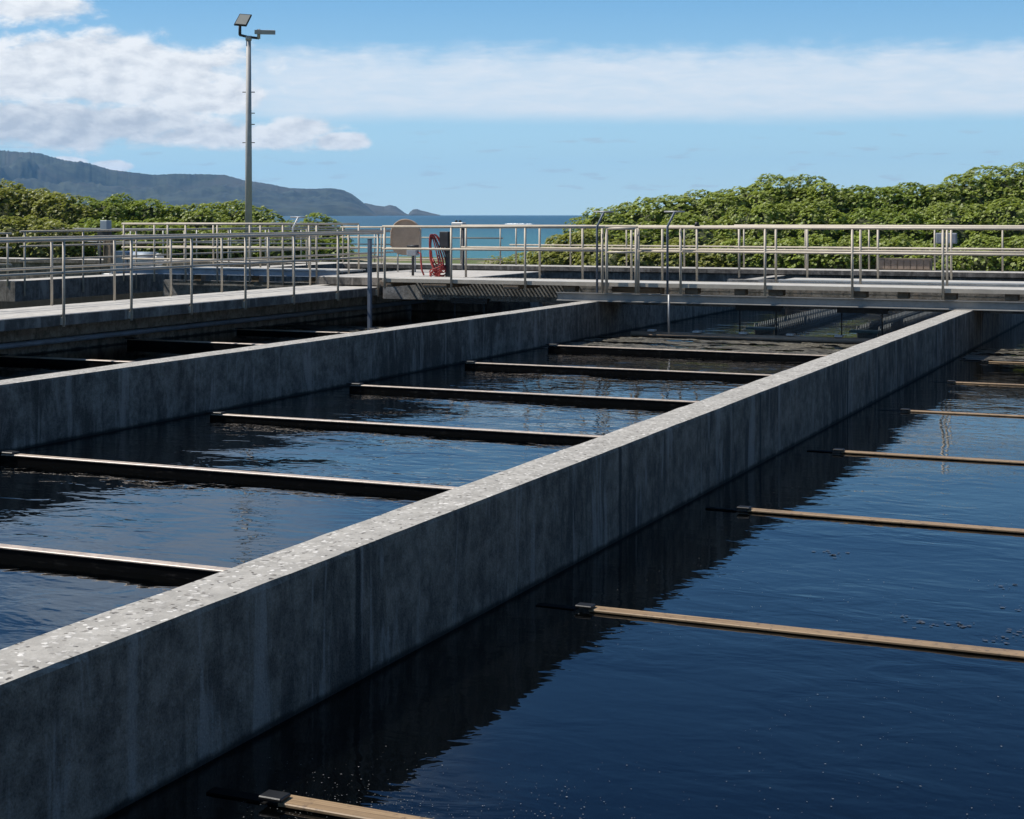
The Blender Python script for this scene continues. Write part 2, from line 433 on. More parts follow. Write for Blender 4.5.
# ------------------------------------------------------------------ basins: water and walls
YB0,YB1=-6.0,41.3
W=[(-24.3,-23.9),(-17.7,-17.4),(-10.8,-10.47),(-4.11,-3.79),(2.57,2.90)]
def water(name,x0,x1,mat,label):
    m=MB(); m.v=[(x0-.02,YB0,WATER),(x1+.02,YB0,WATER),(x1+.02,YB1,WATER),(x0-.02,YB1,WATER)]; m.f=[(0,1,2,3)]; m.sm=[False]
    tag(m.build(name,mat,None,False),label,None,None,'structure')
water('water',W[0][1],W[1][0],M['water'],'dark water of the farthest left basin')
water('water',W[1][1],W[2][0],M['water'],'dark water of the left basin beside the walkway')
water('water',W[2][1],W[3][0],M['water_mid'],'rippled water of the middle basin')
water('water',W[3][1],W[4][0],M['water'],'dark calm water of the right basin')

def long_wall(x0,x1,y0,y1,z0,z1,mat,label,seed,chip=.011,ch=.009):
    """cast wall running along the basins: chamfered arrises that wander and chip a little"""
    m=MB(); ys=[]; y=y0
    while y<y1: ys.append(y); y+=.06 if y<14 else .16
    ys.append(y1); n=8
    for y in ys:
        def j(k,s=1.0):
            a=mn.noise(Vector((y*2.1,k*7.3,seed)))*chip*s
            b=mn.noise(Vector((y*11,k*5.1,seed+3)))
            return a+(max(0,b-.3)*chip*1.2)
        tz=mn.noise(Vector((y*.9,1,seed)))*.003
        c=ch
        m.v+=[(x0,y,z0),(x0,y,z1-c-j(1)),(x0+c+j(2),y,z1+tz),((x0*.66+x1*.34),y,z1+tz+.002),((x0*.34+x1*.66),y,z1+tz+.002),(x1-c*.6-abs(j(3)),y,z1+tz),(x1,y,z1-c*2.2-abs(j(4))),(x1,y,z0)]
    for i in range(len(ys)-1):
        for k in range(n-1):
            a=i*n+k; m.f.append((a,a+1,a+n+1,a+n)); m.sm.append(False)
    m.f.append(tuple(range(n))); m.f.append(tuple((len(ys)-1)*n+k for k in range(n))); m.sm+=[False,False]
    o=m.build('concrete_wall',mat); tag(o,label,'wall'); return o
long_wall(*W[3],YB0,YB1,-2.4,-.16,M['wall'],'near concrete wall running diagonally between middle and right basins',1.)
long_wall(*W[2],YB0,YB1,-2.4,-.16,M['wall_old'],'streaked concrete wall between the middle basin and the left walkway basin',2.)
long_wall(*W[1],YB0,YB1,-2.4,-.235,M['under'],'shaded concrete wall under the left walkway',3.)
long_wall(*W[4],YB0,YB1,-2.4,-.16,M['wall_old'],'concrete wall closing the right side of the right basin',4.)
long_wall(W[0][0]-.2,W[0][1]+.1,27.2,YB1,-.44,0.,M['slab'],'short concrete channel wall at far left below the dark panel',5.)
# far end wall with a small lip
e=empty('concrete_wall',(-10,41.6,-2.4),'low concrete end wall in front of the green bushes, pale top','wall')
MB().box(-60+10,40+10,-.20,.25,0,2.26).build('wall_face',M['slab'],e)
MB().bbox(-60+10,40+10,-.29,.55,2.262,2.40,.012).build('coping',M['slab'],e)

# ------------------------------------------------------------------ railings
def railing(a,b,posts,label,z0,ztop,mids,mat=None,r=.024,pr=.0225,bracket=None,cat='railing',ends=0.03,loc=None,name='railing'):
    """straight pipe railing from a to b (XY). posts = distances along it"""
    a=Vector((a[0],a[1],0)); b=Vector((b[0],b[1],0)); d=(b-a); L=d.length; d.normalize()
    mat=mat or M['rail']
    e=empty(name,(a.x,a.y,z0),label,cat)
    P=lambda t,z:(d.x*t,d.y*t,z-z0)
    MB().path([P(-ends,ztop),P(L+ends,ztop)],r,12).build('top_rail',mat,e)
    for zm in mids: MB().path([P(-ends,zm),P(L+ends,zm)],r*.88,12).build('mid_rail',mat,e)
    for t in posts:
        m=MB().path([P(t,z0),P(t,ztop-r*.6)],pr,10)
        p=m.build('post',mat,e)
        if bracket:
            q=P(t,z0); bx,by=bracket
            x0,x1=sorted((q[0],q[0]+bx)); y0,y1=sorted((q[1],q[1]+by))
            if abs(bx)>abs(by): MB().box(x0,x1,y0-.045,y1+.045,.03,.15).build('bracket',mat,p)
            else: MB().box(x0-.045,x1+.045,y0,y1,.03,.15).build('bracket',mat,p)
    return e
# bridge 1 (near footbridge): front row, rear row
BX0=-14.95
front=[-14.90,-13.46,-11.92,-10.38]
railing((BX0,27.47),(-10.33,27.47),[x-BX0 for x in front],'near footbridge front railing, section left of the narrow gate',0.0,1.205,[.775],ends=.0)
railing((-9.68,27.47),(4.0,27.47),[0,.80,2.35,3.88,5.40,6.93,8.46,9.99,11.5],'near footbridge front railing, long section right of the narrow gate',0.01,1.205,[.775],ends=.0)
g=empty('gate',(-10.30,27.40,0.),'narrow gate of pale pipe in the near footbridge front railing','gate')
for x in (0.03,.60): MB().path([(x,0,0.01),(x,0,1.185)],.027,10).build('upright',M['rail'],g)
MB().path([(0.03,0,1.185),(.60,0,1.185)],.027,10).build('top_rail',M['rail'],g)
MB().path([(0.03,0,.755),(.60,0,.755)],.023,10).build('mid_rail',M['rail'],g)
rr=railing((-13.9,28.83),(4.0,28.83),[x+13.9 for x in (-13.8,-12.2,-11.3,-10.3,-9.68,-9.0,-7.49,-5.94,-4.42,-2.9,-1.4,.1)],'near footbridge rear railing standing behind the front railing',.19,1.215,[.785],ends=0)
rk=MB().path([(4.9,0,1.02),(4.9,0,1.11)],[.05,.035],12); rk.build('cap',M['black'],rr)
# left walkway
LZ=-.045; LX=-15.80; LXB=-17.5
railing((LX+.035,5.3),(LX+.035,29.0),[19.07+1.617*k-5.3 for k in range(-8,7)],'left walkway near railing with side mounted posts',-.235,1.06,[.575],bracket=(-.035,0))
railing((LXB+.06,6.0),(LXB+.06,33.0),[20.80+1.617*k-6.0 for k in range(-9,8)],'left walkway back railing standing on the deck edge',LZ,1.06,[.575,],ends=0)
# second footbridge behind, left part with four bars and right part
railing((-23.25,30.2),(-18.05,30.2),[.02+.86*i for i in range(7)],'four bar railing of the left far footbridge, bright along its top',-.10,1.225,[.955,.685,.42],r=.026)
railing((-23.0,31.5),(-17.75,31.5),[.05+1.3*i for i in range(5)],'rear railing of the left far footbridge before the bushes',.20,1.225,[.68],ends=0)
railing((-9.0,31.35),(4.0,31.35),[.1+1.39*i for i in range(10)],'far footbridge railing behind the near footbridge at right',.17,1.215,[.785],ends=0)
# seaward fence and fences on the end wall
railing((-24.0,41.55),(-18.75,41.55),[.05,1.35,2.65,3.95,5.2],'four bar seaward fence in front of the open sea',.004,1.065,[.765,.46,.15])
railing((-18.6,41.75),(3,41.75),[.2+1.67*i for i in range(13)],'far fence along the end wall below the bushes',.004,1.085,[.575],mat=M['rail'],ends=0)
railing((-60,44.5),(-23.2,44.5),[.4+1.35*i for i in range(27)],'grey far left fence in front of the left bushes',-.3,.95,[.5],mat=M['railgrey'],ends=0)
railing((-23.75,27.3),(-23.75,41),[.15+1.95*i for i in range(7)],'dim railing along the channel wall at far left',-.33,1.07,[.45,.75],mat=M['rail'],ends=0)
railing((-27.5,27.2),(-23.9,27.2),[.1,1.3,2.4,3.5],'short lit railing at the left edge of the photo',-.1,1.03,[.72,.36],ends=0)

# ------------------------------------------------------------------ near footbridge
def grating(x0,x1,y0,y1,z0,z1,pitch=.078,bar=.030):
    m=MB(); x=x0
    while x<x1:
        m.box(x,x+bar,y0,y1,z0,z1); x+=pitch
    for y in (y0-.012,(y0+y1)/2-.02,y1): m.box(x0,x1,y,y+.012 if y!=(y0+y1)/2-.02 else y+.03,z0+.001,z1-.001)
    return m
br=empty('footbridge',(-9,27.5,-.16),'near footbridge of grating on grey beams crossing all basins','footbridge')
def L(m): # shift a world-space builder into the bridge's space
    ox,oy,oz=br.location; m.v=[(x-ox,y-oy,z-oz) for x,y,z in m.v]; return m
# channel section front beam, open side to the camera
fb=MB().prism([(27.50,-.158),(27.62,-.158),(27.62,.0),(27.50,.0),(27.50,-.014),(27.555,-.022),(27.555,-.136),(27.50,-.144)],-11.30,6.0,'YZ')
L(fb).build('front_beam',M['beam'],br)
bb=MB().prism([(28.68,-.27),(28.80,-.27),(28.80,.10),(28.68,.10)],-15.6,6.0,'YZ')
L(bb).build('back_beam',M['backbeam'],br)
dk=MB().box(-14.97,6.0,27.53,28.608,.150,.19); x=-14.96
while x<-11.4: dk.box(x,x+.032,28.61,28.6745,.167,.189); x+=.082; L(dk).build('deck',M['grate'],br)  # rear slats and open gap shaped so sun stripes fall on the back beam
L(MB().box(-14.97,6.0,27.485,27.515,.125,.195)).build('deck_edge',M['rail'],br)
L(MB().box(-14.97,6.0,28.675,28.70,.125,.195)).build('deck_edge',M['rail'],br)
for x,w in ((-14.93,.26),(-13.85,.52),(-12.25,.32),(-11.12,.24),(-8.75,.24),(-7.85,.20),(-7.2,.26),(-5.72,.24),(-4.98,.18),(-4.2,.22),(-3.2,.22),(-2.2,.22)):
    zb=.003 if x>-11.2 else .03
    y0=27.68 if x>-11.2 else 27.54
    L(MB().bbox(x-w/2,x+w/2,y0,y0+(.22 if x>-11.2 else 1.04),zb,.147,.012)).build('support_block',M['wood'],br)
t=MB().box(-11.2,6.0,28.38,28.40,.012,.03); x=-11.1
while x<6: t.box(x,x+.014,28.36,28.378,-.01,.05); x+=.19
L(t).build('kick_strip',M['pale'],br)

# left walkway
lw=empty('walkway',(-16.6,15,LZ),'pale concrete left walkway on a cantilever above the left basin','walkway')
def LL(m,e):
    ox,oy,oz=e.location; m.v=[(x-ox,y-oy,z-oz) for x,y,z in m.v]; return m
LL(MB().prism([(LXB,LZ-.17),(LX,LZ-.17),(LX,LZ-.012),(LX-.012,LZ),(LXB+.01,LZ),(LXB,LZ-.01)],2.0,33.6,'XZ'),lw).build('deck',M['slab'],lw)
LL(MB().box(-17.38,-16.9,2.0,33.6,-.50,LZ-.172),lw).build('haunch',M['under'],lw)
pp=MB().path([(-16.82,2,-.55),(-16.82,33,-.55)],.045,12); tag(pp.build('pipe',M['bluepipe']),'thin blue grey pipe along the wall under the left walkway','pipe')

# far footbridge (left and right halves)
fl=empty('footbridge',(-20,30.2,.05),'left far footbridge with grey beam behind the left walkway','footbridge')
LL(MB().prism([(30.24,.075),(30.36,.075),(30.36,.215),(30.24,.215),(30.24,.20),(30.28,.19),(30.28,.10),(30.24,.09)],-23.1,-17.6,'YZ'),fl).build('front_beam',M['bluegrey'],fl)
LL(grating(-23.1,-17.6,31.455,31.505,.19,.215,.082,.036).box(-23.1,-17.6,30.41,31.43,.175,.215),fl).build('deck',M['grate'],fl)  # solid deck with a narrow rear grating, shaped to let sun stripes through
LL(MB().box(-23.1,-17.6,30.235,30.40,.217,.235),fl).build('deck_edge',M['pale'],fl)
LL(MB().box(-23.1,-17.6,31.52,31.64,-.50,-.12),fl).build('back_beam',M['backbeam'],fl)
for x in (-22.2,-20.6,-19.0): LL(MB().box(x,x+.2,31.50,31.70,-.118,.168),fl).build('support_block',M['wood'],fl)
fr=empty('footbridge',(-4,30.2,.05),'right far footbridge with bright aluminium edge behind the near footbridge','footbridge')
LL(MB().prism([(30.02,.065),(30.12,.065),(30.12,.20),(30.02,.20),(30.02,.175),(30.06,.165),(30.06,.10),(30.0,.085),(30.0,.065)],-7.75,5.0,'YZ'),fr).build('front_beam',M['pale'],fr)
LL(MB().box(-7.75,5.0,30.14,31.3,.14,.185),fr).build('deck',M['grate'],fr)
LL(MB().box(-9.1,5.0,31.2,31.32,-.25,.138),fr).build('back_beam',M['backbeam'],fr)
# concrete landing joining them
ld=empty('landing',(-13.6,31,0),'lit concrete landing beyond the near footbridge at centre left','landing')
LL(MB().bbox(-17.3,-14.1,28.92,33.4,-.02,.15,.01),ld).build('slab',M['slab'],ld)
LL(MB().box(-17.2,-14.2,33.0,33.3,-2.0,-.022),ld).build('support_wall',M['wall_old'],ld)

# ------------------------------------------------------------------ flights (scraper boards)
def flight(name,x0,x1,y,ztop,wid,kind,label,group,proto=None):
    if proto is not None:
        o=copy_tree(proto); o.location=(0,y,ztop); o.rotation_euler=(0,rnd.uniform(-.002,.002),rnd.uniform(-.003,.003)); o['label']=label; return o
    e=empty(name,(0,y,ztop),label,'scraper flight',group)
    if kind=='right':
        MB().bbox(x0+.53,x1,-wid/2,wid/2,-.016,0,.004).build('board',M['flight'],e)
        MB().box(x0+.44,x1,-wid/2+.012,-wid/2+.035,-.20,-.018).build('web',M['web'],e)
        MB().bbox(x0+.45,x0+.55,-wid/2-.01,wid/2-.03,.003,.018,.004).build('wear_shoe',M['black'],e)
        MB().box(x0+.20,x0+.44,-.035,.025,-.03,-.012).build('end_lug',M['web'],e)
    else:
        MB().bbox(x0+.36,x1,-wid/2,wid/2,-.014,0,.004).build('board',M['flight2'],e)
        MB().box(x0+.34,x1,-wid/2+.006,-wid/2+.030,-.26,-.015).build('web',M['web'],e)
        MB().bbox(x0+.30,x0+.50,-wid/2-.01,wid/2+.01,.003,.02,.005).build('wear_shoe',M['black'],e)
    return e
ordn=['nearest the camera','second nearest','third nearest','fourth nearest','fifth nearest','sixth nearest','farthest']
pr=None
for i,y in enumerate((5.21,8.45,11.74,15.0,18.46,21.85,25.1)):
    lab='tan topped scraper flight across the right basin, '+ordn[i]
    o=flight('scraper_flight',-3.79,2.55,y,-.780,.096,'right',lab,'scraper flights in the right basin',pr)
    pr=pr or o
pr=None
for i,y in enumerate((8.22,11.43,14.69,17.8,21.15,24.3)):
    lab='thin lipped black faced scraper flight across the middle basin, '+(ordn[i] if i<5 else ordn[6])
    o=flight('scraper_flight',-10.47,-4.13,y,-.725,.085,'mid',lab,'scraper flights in the middle basin',pr)
    pr=pr or o
pr=None
for i,y in enumerate((19.1,22.3,25.6)):
    lab='part lit scraper flight in the left basin beside the walkway, '+('nearest the camera','in the middle of three','farthest')[i]
    o=flight('scraper_flight',-17.4,-10.82,y,-.705,.12,'mid',lab,'scraper flights in the left basin',pr)
    pr=pr or o

# ------------------------------------------------------------------ scum mats and floating specks
def scum(x0,x1,y0,y1,label,seed,keep=.5):
    m=MB(); nx=int((x1-x0)/.07); ny=int((y1-y0)/.07)
    idx={}
    def vid(i,j):
        if (i,j) not in idx:
            x=x0+(x1-x0)*i/nx; y=y0+(y1-y0)*j/ny
            z=WATER+.006+max(0,mn.noise(Vector((x*9,y*9,seed))))*.02
            idx[(i,j)]=len(m.v); m.v.append((x,y,z))
        return idx[(i,j)]
    for j in range(ny):
        for i in range(nx):
            x=x0+(x1-x0)*(i+.5)/nx; y=y0+(y1-y0)*(j+.5)/ny
            e=min(1,(y-y0)/.35)
            if mn.fractal(Vector((x*1.1,y*2.0,seed)),.9,2.,4)*.9+keep*e>.25:
                m.f.append((vid(i,j),vid(i+1,j),vid(i+1,j+1),vid(i,j+1))); m.sm.append(True)
    tag(m.build('floating_scum',M['scum']),label,None,None,'stuff')
scum(-10.4,-4.15,24.35,27.5,'olive grey scum mat floating before the scum pipe',1.,.42)
scum(-3.7,2.4,25.2,27.6,'scum mat floating at the far end of the right basin',4.,.34)
scum(-17.3,-10.9,25.9,28.0,'pale scum patches floating at the end of the left basin',8.,.42)
def specks():
    m=MB(); r=random.Random(3)
    def blob(x,y,s,n):
        b=len(m.v); a0=r.random()*6
        for k in range(n):
            a=a0+2*math.pi*k/n; q=s*(.6+.6*r.random())
            m.v.append((x+q*math.cos(a)*1.3,y+q*math.sin(a),WATER+.004))
        m.f.append(tuple(b+k for k in range(n))); m.sm.append(False)
    for i in range(3200):
        y=4.4+r.random()**1.7*12; x=-3.3+r.random()*4.5
        w=mn.noise(Vector((x*.8,y*.5,4)))
        if w<-.05: continue
        blob(x,y,.0013+.0028*r.random()**4,5)
    for i in range(900):
        y=5.0+r.gauss(0,.25)+.25; x=-2.6+r.gauss(0,.7); 
        if x>-3.6: blob(x,y,.0011+.002*r.random()**2,5)
    tag(m.build('floating_specks',mat_simple('pale_specks',(.17,.17,.165),.8,0,.3,9,0)),'pale specks floating on the right basin',None,None,'stuff')
    m.v=[];m.f=[];m.sm=[]
    for cx,cy in ((-1.46,8.9),(-1.30,8.95),(-1.62,9.0),(-1.08,8.75),(-.98,8.95),(-1.2,10.0),(-1.05,9.5),(-2.35,10.5)):
        for k in range(16): 
            blob(cx+r.gauss(0,.045),cy+r.gauss(0,.05),.002+.013*r.random()**2,9)
    tag(m.build('foam_patches',mat_simple('dull_foam',(.045,.058,.080),.8,0,.3,30,0)),'dull grey foam patches behind the second flight',None,None,'stuff')
specks()

# ------------------------------------------------------------------ scum pipe, levers, launders, hangers
sp=empty('scum_pipe',(-7.3,27.85,-.75),'low tan scum pipe with clips across the middle basin under the footbridge','pipe')
LL(MB().path([(-9.95,27.85,-.755),(-4.15,27.85,-.755)],.05,14),sp).build('tube',M['tan'],sp)
for i in range(7):
    x=-9.55+.86*i
    LL(MB().bbox(x-.07,x+.07,27.78,27.92,-.702,-.665,.008),sp).build('clip',M['pale'],sp)
def lever(x,y,zb,label,zbend=1.22,ztop=1.485,mat='post'):
    e=empty('valve_lever',(x,y,0),label,'lever','T handled levers on the footbridges')
    MB().path([(0,0,zb),(0,0,zbend),(.135,0,ztop)],.021,10).build('stem',M[mat],e)
    MB().path([(-.06,0,ztop+.005),(.32,0,ztop+.005)],.016,10).build('crossbar',M['railgrey'],e)
    return e
lever(-10.44,27.36,.01,'T handled lever standing left of the narrow gate')
e=lever(-9.09,27.36,.01,'T handled lever standing right of the narrow gate, with a rod to the water')
MB().path([(0,.08,-.70),(0,.08,.0)],.02,8).build('rod',M['railgrey'],e)
lever(-18.3,29.6,.0,'T handled lever on the far left footbridge against the bushes',1.15,1.375,'pale')
def launder(x,label):
    e=empty('launder',(x,29.0,-.7),label,'launder','weir troughs behind the near footbridge')
    MB().prism([(-.19,-.16),(.19,-.16),(.19,.02),(.175,.02),(.175,-.145),(-.175,-.145),(-.175,.02),(-.19,.02)],0,11.5,'XZ').build('trough',M['weir'],e)
    for s in (-1,1):
        m=MB(); y=.02
        while y<11.4:
            xx=s*.20
            m.prism([(y,-.05),(y+.10,-.05),(y+.10,.05),(y+.07,.115),(y+.03,.115),(y,.05)],xx-.006,xx+.006,'YZ'); y+=.155
        m.build('weir_plate',M['tooth'],e)
    MB().bbox(-.26,.26,-.36,-.03,.02,.06,.006).build('end_plate',M['teal'],e)
launder(-7.75,'left weir trough with notched plates under the near footbridge')
launder(-5.85,'right weir trough with notched plates beside the near wall')
def hanger(x,w,label,zb=-.8):
    e=empty('hanger_bracket',(x,28.6,-.3),label,'bracket','dark brackets under the near footbridge')
    MB().prism([(-.06,.08),(.06,.08),(.06,.03),(-.04,.03),(-.04,-.02),(-.06,-.02)],-w/2,w/2,'YZ').build('angle',M['darksteel'],e)
    for xx in (-w*.42,w*.38): MB().path([(xx,0,zb+.3),(xx,0,.02)],.012,8).build('rod',M['darksteel'],e)
hanger(-13.6,.8,'dark hanging bracket above the left basin under the footbridge')
hanger(-7.75,.85,'dark hanging bracket above the left weir trough')
hanger(-5.85,.9,'dark hanging bracket above the right weir trough')
pst=empty('steel_post',(-15.0,27.05,-.8),'blue grey square post standing in the left basin before the walkway','post')
MB().bbox(-.034,.034,-.034,.034,-.3,1.76,.005).build('tube',M['post'],pst)
MB().bbox(-.038,.038,-.038,.038,1.762,1.775,.004).build('cap',M['darksteel'],pst)
MB().bbox(.02,.16,-.09,.09,-.02,.06,.006).build('foot',M['darksteel'],pst)
# thick tan pipe behind the gate under the deck
e=empty('drain_pipe',(-10.0,28.15,.05),'tan pipe elbow lying under the deck behind the narrow gate','pipe')
MB().path([(-.45,.1,.0),(.1,-.05,.0),(.55,.05,.0)],.065,16).build('tube',M['tan'],e)
MB().path([(.50,.04,0),(.56,.05,0)],.085,16).build('flange',M['tan'],e)

# ------------------------------------------------------------------ equipment on the landing
dc=empty('drive_cover',(-16.75,31.9,.15),'tan round topped drive cover on legs behind the railing','drive cover')
prof=[]; r0=.315
for k in range(25):
    a=math.pi*k/24; prof.append((r0*math.cos(a),.86+r0*math.sin(a)))
for k in range(25):
    a=math.pi+math.pi*k/24; prof.append((r0*math.cos(a),.58+.20*math.sin(a)))
ang=math.atan2(-16.6,32.0)
c=MB().prism([(x,z) for x,z in prof],-.17,.17,'XZ').build('cover',M['tan'],dc); c.rotation_euler.z=-ang*.7
rim=[(x*1.02,-.185,z) for x,z in prof[:26]]
rm=MB().path(rim,.016,8,True).build('rim',M['tan'],dc); rm.rotation_euler.z=-ang*.7
for x in (-.22,.22): MB().path([(x,0,0),(x,0,.5)],.018,10).build('leg',M['railgrey'],dc)
hr=empty('hose_rack',(-14.74,29.5,.03),'dark post with grey control box that carries the red hose','hose rack')
MB().bbox(.04,.24,-.06,.10,.74,1.06,.01).build('control_box',M['darksteel'],hr)
MB().bbox(.16,.24,-.03,.05,0,1.06,.006).build('post',M['darksteel'],hr)
MB().path([(.0,0,.0),(.0,0,.62)],.02,8).build('post',M['railgrey'],hr)
MB().path([(-.13,-.14,.92),(-.13,.10,.92)],.02,8).build('hook',M['darksteel'],hr)
def hose():
    m=MB(); r=random.Random(5)
    for k in range(7):
        w=.07+.022*k; ph=r.uniform(-.02,.02); bot=.03+.05*(k%4)+r.uniform(0,.05)
        pts=[]
        for i in range(33):
            a=2*math.pi*i/32
            z=.5*(.93+bot)+.5*(.93-bot)*math.cos(a)
            sp_=1+1.2*(.5-.5*math.cos(a))
            x=-.13+ph+w*math.sin(a)*sp_*.62+ .17*(.5-.5*math.cos(a))
            pts.append((x,-.10+.03*k+.015*math.sin(3*a),z))
        m.path(pts,.0125,7,False)
    pts=[(-.30+.03*math.sin(i*.9),-.12,.03+.0*i) for i in range(2)]
    for k in range(4):
        pts=[]
        for i in range(20):
            a=i/19*2.4*math.pi+k
            pts.append((.03+.19*math.cos(a)*(1-.02*i),-.12+.12*math.sin(a)+.02*k,.02+.018*i+.03*k*(i%3==0)))
        m.path(pts,.0125,7,False)
    return m
h=hose(); hz=h.build('hose',M['red'],None,False); hz.location=(-14.74,29.48,.10); tag(hz,'red hose hung in loose coils on the dark post by the railing','hose')
vs=empty('valve_stand',(-15.6,30.0,.15),'small grey valve on a thin stand left of the red hose','valve')
MB().path([(0,0,0),(0,0,.55)],.028,10).build('stand',M['darksteel'],vs)
MB().bbox(-.12,.12,-.07,.07,.42,.56,.02).build('body',M['boxgrey'],vs)
MB().path([(-.13,0,.62),(.13,0,.62)],.03,10).build('handle',M['darksteel'],vs)
MB().path([(0,0,.55),(0,0,.64)],.02,8).build('spindle',M['darksteel'],vs)
m=MB().path([(.12,0,.50),(.20,-.02,.46),(.21,-.03,.3),(.24,-.05,.12),(.30,-.08,.018)],.018,8); o=m.build('hose',M['red']); o.location=(-15.6,30.0,.152); tag(o,'short red hose running down from the small grey valve','hose')
sl=empty('pole_light',(-17.0,35.1,-.1),'small white topped fixture on a thin dark pole before the sea','fixture')
MB().path([(0.12,0,-2.0),(0.12,0,1.27)],.035,10).build('pole',M['darksteel'],sl)
MB().bbox(-.15,.16,-.10,.10,1.272,1.35,.015).build('head',M['pale'],sl)
for x in (-.06,.04): MB().bbox(x-.02,x+.02,-.04,.04,1.352,1.40,.006).build('knob',M['black'],sl)

# far-left drives
pn=empty('control_panel',(-26.15,33.2,0.0),'dark grey control panel on brown stand at far left','control panel')
MB().bbox(-.06,.16,-.10,.10,1.02,1.29,.012).build('box',M['bluegrey'],pn)
MB().bbox(-.18,.18,-.06,.08,.86,1.015,.01).build('hood',M['darksteel'],pn)
MB().bbox(.0,.24,-.05,.07,.2,.84,.01).build('back_board',M['wood'],pn)
MB().path([(-.12,0,-.4),(-.12,0,.86)],.025,8).build('leg',M['darksteel'],pn)
MB().path([(-.06,-.1,.9),(-.16,-.12,.62),(-.22,-.1,.45)],.016,8,True).build('cable',M['black'],pn)
MB().path([(.1,-.1,.86),(.1,-.11,.4)],.016,8,True).build('cable',M['black'],pn)
dv=empty('drive_unit',(-25.3,33.5,-.12),'blue grey drive motor and gearbox behind the left railings','drive unit')
MB().bbox(-.75,-.25,-.2,.2,.05,.62,.03).build('gearbox',M['bluegrey'],dv)
MB().path([(-.2,0,.42),(.55,0,.42)],.19,20).build('motor',M['bluegrey'],dv)
MB().path([(.55,0,.42),(.68,0,.42)],.15,20).build('fan_cover',M['pale'],dv)
MB().bbox(-.95,1.1,-.3,.3,-.06,.048,.01).build('base_plate',M['pale'],dv)
for x in (.1,.35): MB().bbox(x-.05,x+.05,-.12,.12,.05,.24,.01).build('foot',M['boxgrey'],dv)

# right background items on the end wall
bx=empty('panelled_box',(-7.55,42.0,.004),'low brown panelled box sitting on the end wall before the bushes','box')
b=MB().prism([(-.68,.0),(.72,.0),(.72,.30),(-.66,.30)],-.16,.16,'XZ')
b.build('casing',M['wood'],bx)
for i in range(8): MB().box(-.6+.165*i,-.6+.165*i+.14,-.175,-.162,.03,.27).build('panel',mat_simple('brown_panel',(.27,.20,.15),.8,0,.2,7,.1) if i==0 else bpy.data.materials['brown_panel'],bx)
def ebox(x,label):
    e=empty('junction_box',(x,41.66,.70),label,'junction box','grey boxes on the far fence')
    MB().bbox(-.11,.11,-.07,.03,0,.27,.012).build('housing',M['boxgrey'],e)
    MB().bbox(-.09,.09,-.085,-.072,.02,.25,.005).build('door',M['boxgrey'],e)
ebox(-6.55,'left grey junction box hung on the far fence')
ebox(-6.25,'right grey junction box hung on the far fence')
e=empty('fence_light',(-4.35,41.75,.95),'small flat grey light on a short white stub above the far fence','fixture')
MB().path([(0,0,0),(0,0,.20)],.03,10).build('stub',M['pale'],e); MB().bbox(-.16,.18,-.09,.09,.202,.235,.01).build('head',M['boxgrey'],e)

# ------------------------------------------------------------------ floodlight mast
ml=empty('light_mast',(-31.7,48.3,-.35),'tall grey light mast with two floodlights standing beyond the left walkway','light mast')
mh=8.09
MB().path([(0,0,0),(0,0,mh*.5),(0,0,mh)],[.135,.115,.085],16).build('pole',M['pole'],ml)
MB().bbox(-.22,.22,-.22,.22,-.02,.04,.01).build('base_plate',M['pole'],ml)
ar=Vector((math.cos(TH),math.sin(TH),0)); fw=Vector((-math.sin(TH),math.cos(TH),0))
A=lambda s,z,f=0: tuple(ar*s+fw*f+Vector((0,0,z)))
MB().path([A(-.33,mh+.10),A(0,mh+.02),A(.37,mh-.02)],.045,8).build('cross_arm',M['darksteel'],ml)
MB().path([A(0,mh-.1),A(0,mh+.06)],.11,12).build('collar',M['pole'],ml)
MB().path([A(-.31,mh+.10),A(-.31,mh+.42)],.055,10).build('stub',M['darksteel'],ml)
MB().path([A(.36,mh-.04),A(.36,mh+.30)],.06,10).build('stub',M['pole'],ml)
def slab_from(cs,th,mat,name,parent,off=0.):
    p=[Vector(c) for c in cs]; n=(p[1]-p[0]).cross(p[3]-p[0]).normalized()
    m=MB(); m.v=[tuple(q+n*off) for q in p]+[tuple(q+n*(off+th)) for q in p]
    m.f=[(0,1,2,3),(7,6,5,4),(0,4,5,1),(1,5,6,2),(2,6,7,3),(3,7,4,0)]; m.sm=[False]*6
    return m.build(name,mat,parent)
q=[A(-.50,mh+.42,-.10),A(-.06,mh+.38,-.10),A(.10,mh+.80,.12),A(-.33,mh+.83,.12)]
hd=slab_from(q,.07,M['darksteel'],'floodlight',ml)
cc=sum((Vector(c) for c in q),Vector())/4
q2=[tuple(cc+(Vector(c)-cc)*.86) for c in q]
n_=(Vector(q[1])-Vector(q[0])).cross(Vector(q[3])-Vector(q[0])).normalized()
slab_from(q2,-.012 if n_.dot(fw)>0 else .012,M['lens'],'lens',hd,-.003 if n_.dot(fw)>0 else .073)
q=[A(.24,mh+.26,-.18),A(.24,mh+.29,.18),A(.86,mh+.29,.16),A(.98,mh+.24,-.16)]
slab_from(q,.15,M['pole'],'floodlight',ml)
for z in (4.35,5.4,5.0,6.15):
    MB().path([A(-.22,z),A(.22,z)] if z in (4.35,6.15) else [A(0,z),A(.22,z)],.018,6).build('step_peg',M['darksteel'],ml)

